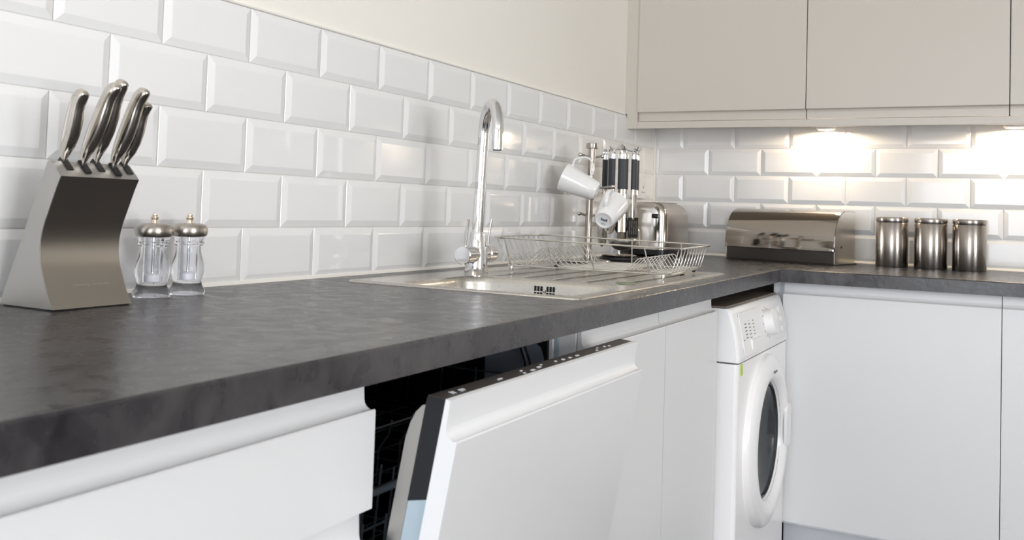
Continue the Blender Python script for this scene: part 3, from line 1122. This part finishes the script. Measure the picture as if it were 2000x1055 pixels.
mill = make_mill((.0810, -2.5230, WT), 'clear acrylic mill with a steel cap, nearer the knife block')
m2 = dup(mill, 'clear acrylic mill with a steel cap, farther from the knife block')
m2.location = (.0845, -2.4555, WT)
m2.rotation_euler = (0, 0, .7)

# ------------------------------------------------------------------ mug tree and its two mugs
MX, MY = .128, -.935
t = thing('mug_tree', 'brushed steel mug tree behind the dish rack, with two white mugs on its pegs', 'mug tree', (MX, MY, WT))
obj('base', lathe([(0, 0), (.070, 0), (.072, .003), (.070, .007), (.030, .010), (.016, .012), (0, .012)], 40), 'steel_can', t)
obj('pole', cyl((0, 0, .010), (.006, 0, .345), .0108, 24), 'steel_can', t)
obj('finial', lathe([(0, 0), (.018, 0), (.0185, .0015), (.0185, .015), (.017, .0165), (0, .0165)], 32, Matrix.Translation((.006, 0, .343))), 'steel_can', t)


def peg(z, d, L, rise=.006):
    d = Vector(d).normalized()
    p0 = Vector((.003, 0, z))
    bm = tube([p0 + d * .008, p0 + d * (L * .5) + Vector((0, 0, rise * .4)), p0 + d * (L - .006) + Vector((0, 0, rise))], .0034, 10)
    add_lathe(bm, [(0, -.0062), (.0036, -.0052), (.0060, -.002), (.0062, .001), (.0048, .0045), (0, .0062)], 14,
              Matrix.Translation(p0 + d * L + Vector((0, 0, rise))))
    return obj('peg', bm, 'steel', t)


side = Vector((R.x, R.y, 0)).normalized()
tow = -Vector((F.x, F.y, 0)).normalized()
peg(.317, side * .7 - tow * .5, .045)
peg(.317, -side * .75 + tow * .6, .045)
peg(.222, side * .62 + tow * .78, .096)
peg(.222, -side * .62 - tow * .78, .045)
peg(.140, -side * .9 + tow * .3, .034)
peg(.140, side * .9 - tow * .3, .034)


def at(u, v, d):
    return CAM + F * d + R * (d * (u - 1000) / 1827.765) - U * (d * (v - 335.418) / 1827.765)


def make_mug(base, mouth, hdir, label, hz0, hz1, reach, stamp):
    z = (mouth - base).normalized()
    x = (hdir - z * hdir.dot(z)).normalized()
    y = z.cross(x)
    H = (mouth - base).length
    t = thing('mug', label, 'mug', base, group='white mugs on the mug tree')
    m_ = Matrix((x, y, z)).transposed().to_4x4()
    r0, r1 = .0295, .0425
    w = .0032
    pr_ = [(0, .003), (.021, .003), (.0225, .0), (.0255, 0), (.0285, .004), (.0310, .016), (.0355, H * .45), (.0395, H * .75), (r1, H), (r1 - .0012, H + .0012), (r1 - w, H),
           (.0395 - w, H * .75), (.0355 - w, H * .45), (.0310 - w, .018), (.024, .009), (0, .008)]
    b = obj('cup', lathe(pr_, 40, m_), 'china', t)
    ra = lambda q: .030 + (.0425 - .030) * q
    p = [Vector((ra(hz0) - .003, 0, H * hz0)), Vector((ra(hz0) + reach * .45, 0, H * (hz0 - .02))), Vector((ra(.5) + reach * .92, 0, H * (hz0 * .75 + hz1 * .25))),
         Vector((ra(.5) + reach, 0, H * (hz0 + hz1) / 2)), Vector((ra(.5) + reach * .88, 0, H * (hz0 * .25 + hz1 * .75))), Vector((ra(hz1) + reach * .42, 0, H * (hz1 + .02))), Vector((ra(hz1) - .003, 0, H * hz1))]
    # smooth the handle line
    fine = []
    for i in range(len(p) - 1):
        a, b1, c, d = p[max(i - 1, 0)], p[i], p[i + 1], p[min(i + 2, len(p) - 1)]
        for k in range(4):
            q = k / 4
            fine.append(.5 * ((2 * b1) + (-a + c) * q + (2 * a - 5 * b1 + 4 * c - d) * q * q + (-a + 3 * b1 - 3 * c + d) * q ** 3))
    fine.append(p[-1])
    bm = tube(fine, 1, 12, flat=(.0068, .0036), up=(0, 1, 0))
    bmesh.ops.transform(bm, matrix=m_, verts=bm.verts)
    obj('handle', bm, 'china', t)
    if stamp:
        bm = bmesh.new()
        for k, (sx, sy, w_, h_) in enumerate(((-.0075, .0015, .0028, .008), (-.0035, .0005, .0030, .0055), (0, 0, .0030, .005), (.0035, .0005, .0028, .006), (.0075, .0018, .0036, .0085))):
            add_box(bm, (sy - h_ / 2, sx - w_ / 2, .0018), (sy + h_ / 2, sx + w_ / 2, .0028))
        add_box(bm, (-.0125, -.006, .0018), (-.0115, .006, .0028))
        bmesh.ops.transform(bm, matrix=m_ @ Matrix.Rotation(.25, 4, 'Z'), verts=bm.verts)
        obj('maker_stamp', bm, 'stamp', t)
    return t


make_mug(at(1166, 375, 2.775), at(1101, 345, 2.800), U * .86 + R * .32 - F * .1,
         'white china mug hanging side-on from the upper peg of the mug tree', .34, .88, .044, False)
make_mug(at(1179, 431, 2.655), at(1200, 399, 2.735), U * .78 - R * .12 - F * .5,
         'white china mug hanging lower on the mug tree, stamped base turned to the viewer', .24, .82, .030, True)

# ------------------------------------------------------------------ utensil stand and its six tools
UXc, UYc = .147, -.725
t = thing('utensil_stand', 'chrome rotating utensil stand in the corner, hung with black-handled tools', 'utensil stand', (UXc, UYc, WT))
obj('base', lathe([(0, 0), (.060, 0), (.062, .003), (.060, .010), (.050, .013), (0, .014)], 40), 'black', t)
obj('base_ring', lathe([(.045, .0135), (.054, .0130), (.056, .016), (.050, .019), (.012, .021), (0, .021)], 40), 'pol', t)
obj('pole', cyl((0, 0, .02), (0, 0, .362), .0055, 16), 'chrome', t)
obj('hub', lathe([(0, .352), (.016, .352), (.018, .357), (.012, .366), (.006, .372), (0, .374)], 24), 'chrome', t)
base_ang = math.atan2(tow.y, tow.x)
HR = .056
angs = [base_ang + math.radians(q) for q in (0, 42, 112, 168, 240, -38)]
for a in angs:
    d = Vector((math.cos(a), math.sin(a), 0))
    obj('hook', tube([d * .014 + Vector((0, 0, .357)), d * .034 + Vector((0, 0, .352)), d * (HR + .002) + Vector((0, 0, .349)), d * (HR + .009) + Vector((0, 0, .354)), d * (HR + .014) + Vector((0, 0, .362))], .0017, 8), 'chrome', t)
kinds = [('ladle', 'steel soup ladle with a black handle, hanging at the front of the utensil stand'),
         ('slotted_turner', 'slotted turner with a black handle, hanging right of the ladle'),
         ('masher', 'potato masher with a black handle, hanging at the back right of the utensil stand'),
         ('serving_spoon', 'serving spoon with a black handle, hanging at the back of the utensil stand'),
         ('pasta_fork', 'pasta fork with a black handle, hanging at the back left of the utensil stand'),
         ('skimmer', 'steel skimmer with a black handle, hanging left of the ladle')]
for (nm, lab), a in zip(kinds, angs):
    d = Vector((math.cos(a), math.sin(a), 0))
    k_ = thing(nm, lab, 'utensil', Vector((UXc, UYc, WT)) + d * HR, a, group='tools on the utensil stand')
    # local frame: x outward, z up; heights above the worktop
    hw = .0165 if nm == 'ladle' else .0125
    obj('grip', tube([(0, 0, .226), (0, 0, .236), (0, 0, .275), (0, 0, .316), (0, 0, .323)], 1, 16, flat=(hw, .0085), up=(0, 1, 0)), 'handle', k_)
    bm = tube([(0, 0, .323), (0, 0, .331), (0, 0, .3375)], 1, 14, flat=(hw * .97, .008), up=(0, 1, 0))
    rg = [(.0012, .0105 * math.cos(q), .3455 + .0105 * math.sin(q)) for q in [2 * PI * i / 16 for i in range(16)]]
    add_tube(bm, rg, .0026, 8, closed=True)
    obj('hanging_ring', bm, 'chrome', k_)
    obj('collar', tube([(0, 0, .226), (0, 0, .218), (0, 0, .210)], 1, 14, flat=(hw, .0085), up=(0, 1, 0)), 'pol', k_)
    sh_w = .0125 if nm == 'ladle' else .006
    bot = .10 if nm == 'ladle' else .14
    obj('shaft', tube([(0, 0, .211), (0, 0, .17), (0, 0, bot + .02), (.0, 0, bot - .008)], 1, 10, flat=(sh_w, .0018), up=(0, 1, 0)), 'pol', k_)
    if nm == 'ladle':
        R_ = .0445
        pr_ = [(.0, -R_ * .82)] + [(R_ * math.cos(q), R_ * .82 * math.sin(q)) for q in [-1.3, -1.0, -.7, -.4, -.15, 0]] + \
              [(R_ - .001, .0015), (R_ - .002, 0)] + [((R_ - .0022) * math.cos(q), (R_ * .82 - .0022) * math.sin(q)) for q in [-.15, -.4, -.7, -1.0, -1.3]] + [(0, -R_ * .82 + .0022)]
        obj('bowl', lathe(pr_, 36, Matrix.Translation((.028, 0, .070))), 'steel', k_)
        obj('shank', tube([(0, 0, .115), (-.004, 0, .095), (-.010, 0, .075), (-.0145, 0, .066)], 1, 10, flat=(.0125, .0018), up=(0, 1, 0)), 'pol', k_)
    elif nm == 'slotted_turner':
        bm = bmesh.new()
        for q in range(5):
            y = -.0205 + q * .01025
            add_box(bm, (-.001, y - .0034, .080), (.001, y + .0034, .134), .0004)
        add_box(bm, (-.001, -.024, .074), (.001, .024, .084), .0004)
        add_box(bm, (-.001, -.024, .128), (.001, .024, .138), .0004)
        obj('blade', bm, 'black', k_)
    elif nm == 'masher':
        bm = bmesh.new()
        zz = [(-.001, -.032 + q * .008, .05 + (.004 if q % 2 else -.004)) for q in range(9)]
        add_tube(bm, zz, .0022, 8)
        add_tube(bm, [(0, -.032, .046), (0, -.03, .09), (0, 0, .12)], .0022, 8)
        add_tube(bm, [(0, .032, .046), (0, .03, .09), (0, 0, .12)], .0022, 8)
        obj('grid', bm, 'pol', k_)
    elif nm == 'pasta_fork':
        bm = lathe([(0, -.012), (.018, -.008), (.026, .006), (.0275, .012), (.0255, .012), (.017, -.006), (0, -.010)], 24, Matrix.Translation((.004, 0, .075)) @ Matrix.Diagonal((.6, 1, 3.0, 1)))
        for q in range(6):
            y = -.022 + q * .0088
            add_tube(bm, [(.010, y, .07), (.022, y, .068)], .002, 6)
        obj('head', bm, 'steel', k_)
    else:
        rr_ = .021 if nm == 'skimmer' else .024
        obj('head', lathe([(0, -.008), (rr_ * .7, -.005), (rr_, .002), (rr_ - .001, .004), (rr_ * .68, -.002), (0, -.005)], 28,
                          Matrix.Translation((.002, 0, .112)) @ Matrix.Diagonal((1, 1, 1.35, 1)) @ Matrix.Rotation(PI / 2, 4, 'Y')), 'pol' if nm == 'skimmer' else 'black', k_)

# ------------------------------------------------------------------ toaster
t = thing('toaster', 'rounded polished steel toaster on a black base, in the corner of the worktop', 'toaster', (.116, -.255, WT))
bm = bmesh.new()
zs0, zs1 = .026, .192
hx, hy = .074, .138
levels = []
rt_ = .048
for k in range(9):
    q = PI / 2 * k / 8
    levels.append((rt_ * (1 - math.cos(q)), zs1 - rt_ + rt_ * math.sin(q)))
prev = None
for d, z in [(-.0, zs0), (-.002, zs0 + .02), (-.002, zs0 + .09)] + levels:
    L = loop(bm, rrect(-hx + d, hx - d, -hy + d, hy - d, max(.030 - d * .3, .012), 6), z)
    if prev:
        bridge(bm, prev, L)
    else:
        first = L
    prev = L
bm.faces.new(prev)
bm.faces.new(first)
obj('shell', bm, 'satin_wrap', t)
arcp = [(hx * -1 + .001, zs0)] + [(-hx + .040 - .039 * math.cos(PI / 2 * k / 8), zs1 - .040 + .041 * math.sin(PI / 2 * k / 8)) for k in range(9)] + \
       [(hx - .040 + .039 * math.sin(PI / 2 * k / 8), zs1 - .040 + .041 * math.cos(PI / 2 * k / 8)) for k in range(9)] + [(hx - .001, zs0)]
def cap_ring(y, d):
    return [bm.verts.new((x * (1 - d / hx), y, zs0 + (z - zs0) * (1 - d / .17))) for x, z in arcp]
bm = bmesh.new()
r0, r1, r2, r3, r4 = cap_ring(-hy + .020, 0), cap_ring(-hy + .004, 0), cap_ring(-hy - .004, .003), cap_ring(-hy - .009, .010), cap_ring(-hy - .011, .022)
for p_, q_ in ((r0, r1), (r1, r2), (r2, r3), (r3, r4)):
    bridge(bm, p_, q_)
f_ = bm.faces.new(r4); f_.smooth = True
bm.faces.new(r0)
obj('end_cap', bm, 'pol', t)
bm = bmesh.new()
L0 = loop(bm, rrect(-hx + .004, hx - .004, -hy + .004, hy - .004, .028, 6), .003)
L1 = loop(bm, rrect(-hx - .001, hx + .001, -hy - .001, hy + .001, .03, 6), .008)
L2 = loop(bm, rrect(-hx - .001, hx + .001, -hy - .001, hy + .001, .03, 6), .026)
bridge(bm, L0, L1); bridge(bm, L1, L2)
bm.faces.new(L0); bm.faces.new(L2)
obj('base', bm, 'black', t)
for x in (-.022, .022):
    obj('slot', box((x - .012, -.10, zs1 - .004), (x + .012, .10, zs1 + .0008)), 'shadowgap', t)
for x in (-.05, .05):
    for y in (-.11, .11):
        obj('foot', cyl((x, y, 0), (x, y, .004), .008, 10), 'black', t)
obj('lever_slot', box((.040, -hy - .0115, .06), (.044, -hy - .006, .145)), 'shadowgap', t)
obj('lever', box((.030, -hy - .030, .136), (.054, -hy - .0105, .152), .004, 2), 'black', t)

# ------------------------------------------------------------------ bread bin
fl, fr_ = Vector((.3556, -.214, WT)), Vector((.7438, -.303, WT))
wdt = (fr_ - fl).length
rz = math.atan2(fr_.y - fl.y, fr_.x - fl.x)
t = thing('bread_bin', 'roll-top bread bin of mirror-polished steel, in the corner of the worktop', 'bread bin', fl, rz)
# local: x along the front, y back, z up
dep = .175
sidep = [(0, .004), (0, .046), (-.004, .060), (.000, .095), (.011, .128), (.030, .155), (.055, .172), (.085, .179), (dep, .179), (dep, .004)]
for x0, x1 in ((0, .003), (wdt - .003, wdt)):
    obj('side_panel', prism(sidep, x0, x1, lambda a, b, q: (q, a, b)), 'mirror', t)
obj('base', box((.003, .002, .004), (wdt - .003, dep, .052), .001), 'bread_base', t)
obj('tray', box((-.0, -.001, 0), (wdt + .004, dep + .01, .004), .001), 'bread_base', t)
arc = [(-.008, .046), (-.0075, .060), (-.004, .095), (.0075, .128), (.027, .156), (.053, .174), (.085, .182)]
fine = []
for i in range(len(arc) - 1):
    a, b1, c, d = [Vector((*arc[min(max(i + j, 0), len(arc) - 1)], 0)) for j in (-1, 0, 1, 2)]
    for k in range(5):
        q = k / 5
        v = .5 * ((2 * b1) + (-a + c) * q + (2 * a - 5 * b1 + 4 * c - d) * q * q + (-a + 3 * b1 - 3 * c + d) * q ** 3)
        fine.append((v.x, v.y))
fine += [arc[-1], (.13, .182), (dep, .181)]
inn = [(a + .0025, b - .0015) for a, b in fine]
obj('roll_lid', prism(fine + inn[::-1], .001, wdt - .001, lambda a, b, q: (q, a, b), smooth=tuple(range(len(fine) - 1))), 'bread', t)
obj('lid_grip', box((wdt - .016, -.014, .044), (wdt + .001, -.006, .054), .003, 2), 'chrome', t)
obj('pivot', lathe([(0, .0022), (.003, .002), (.004, 0), (0, 0)], 14, Matrix.Translation((wdt, .055, .060)) @ Matrix.Rotation(PI / 2, 4, 'Y')), 'shadowgap', t)
obj('lettering', text_bm('morphy richards', .0055, basis((1, 0, 0), (.0035, 0, .035), (wdt * .40, -.0072, .0775)), .0001), 'dark_etch', t, None, False)

# ------------------------------------------------------------------ canisters
labs = ('left one of the three brushed steel canisters, nearest the bread bin', 'middle one of the three brushed steel canisters on the worktop',
        'right one of the three brushed steel canisters, farthest from the bread bin')
t = thing('canister', labs[0], 'canister', (.9035, -.150, WT), group='steel canisters')
obj('body', lathe([(0, .0), (.0500, .0), (.0512, .0015), (.0512, .147), (.0500, .1485), (0, .1485)], 48, sharp=(0, 4)), 'steel_can', t)
obj('seal', lathe([(0, .1485), (.0488, .1485), (.0488, .1512), (0, .1512)], 40), 'black', t)
obj('lid', lathe([(0, .1512), (.0508, .1512), (.0514, .1524), (.0514, .1640), (.0503, .1658), (.044, .1662), (0, .1662)], 48, sharp=(0, 5)), 'steel_can', t)
for x, lab in ((1.0235, labs[1]), (1.1385, labs[2])):
    c = dup(t, lab)
    c.location = (x, -.150, WT)
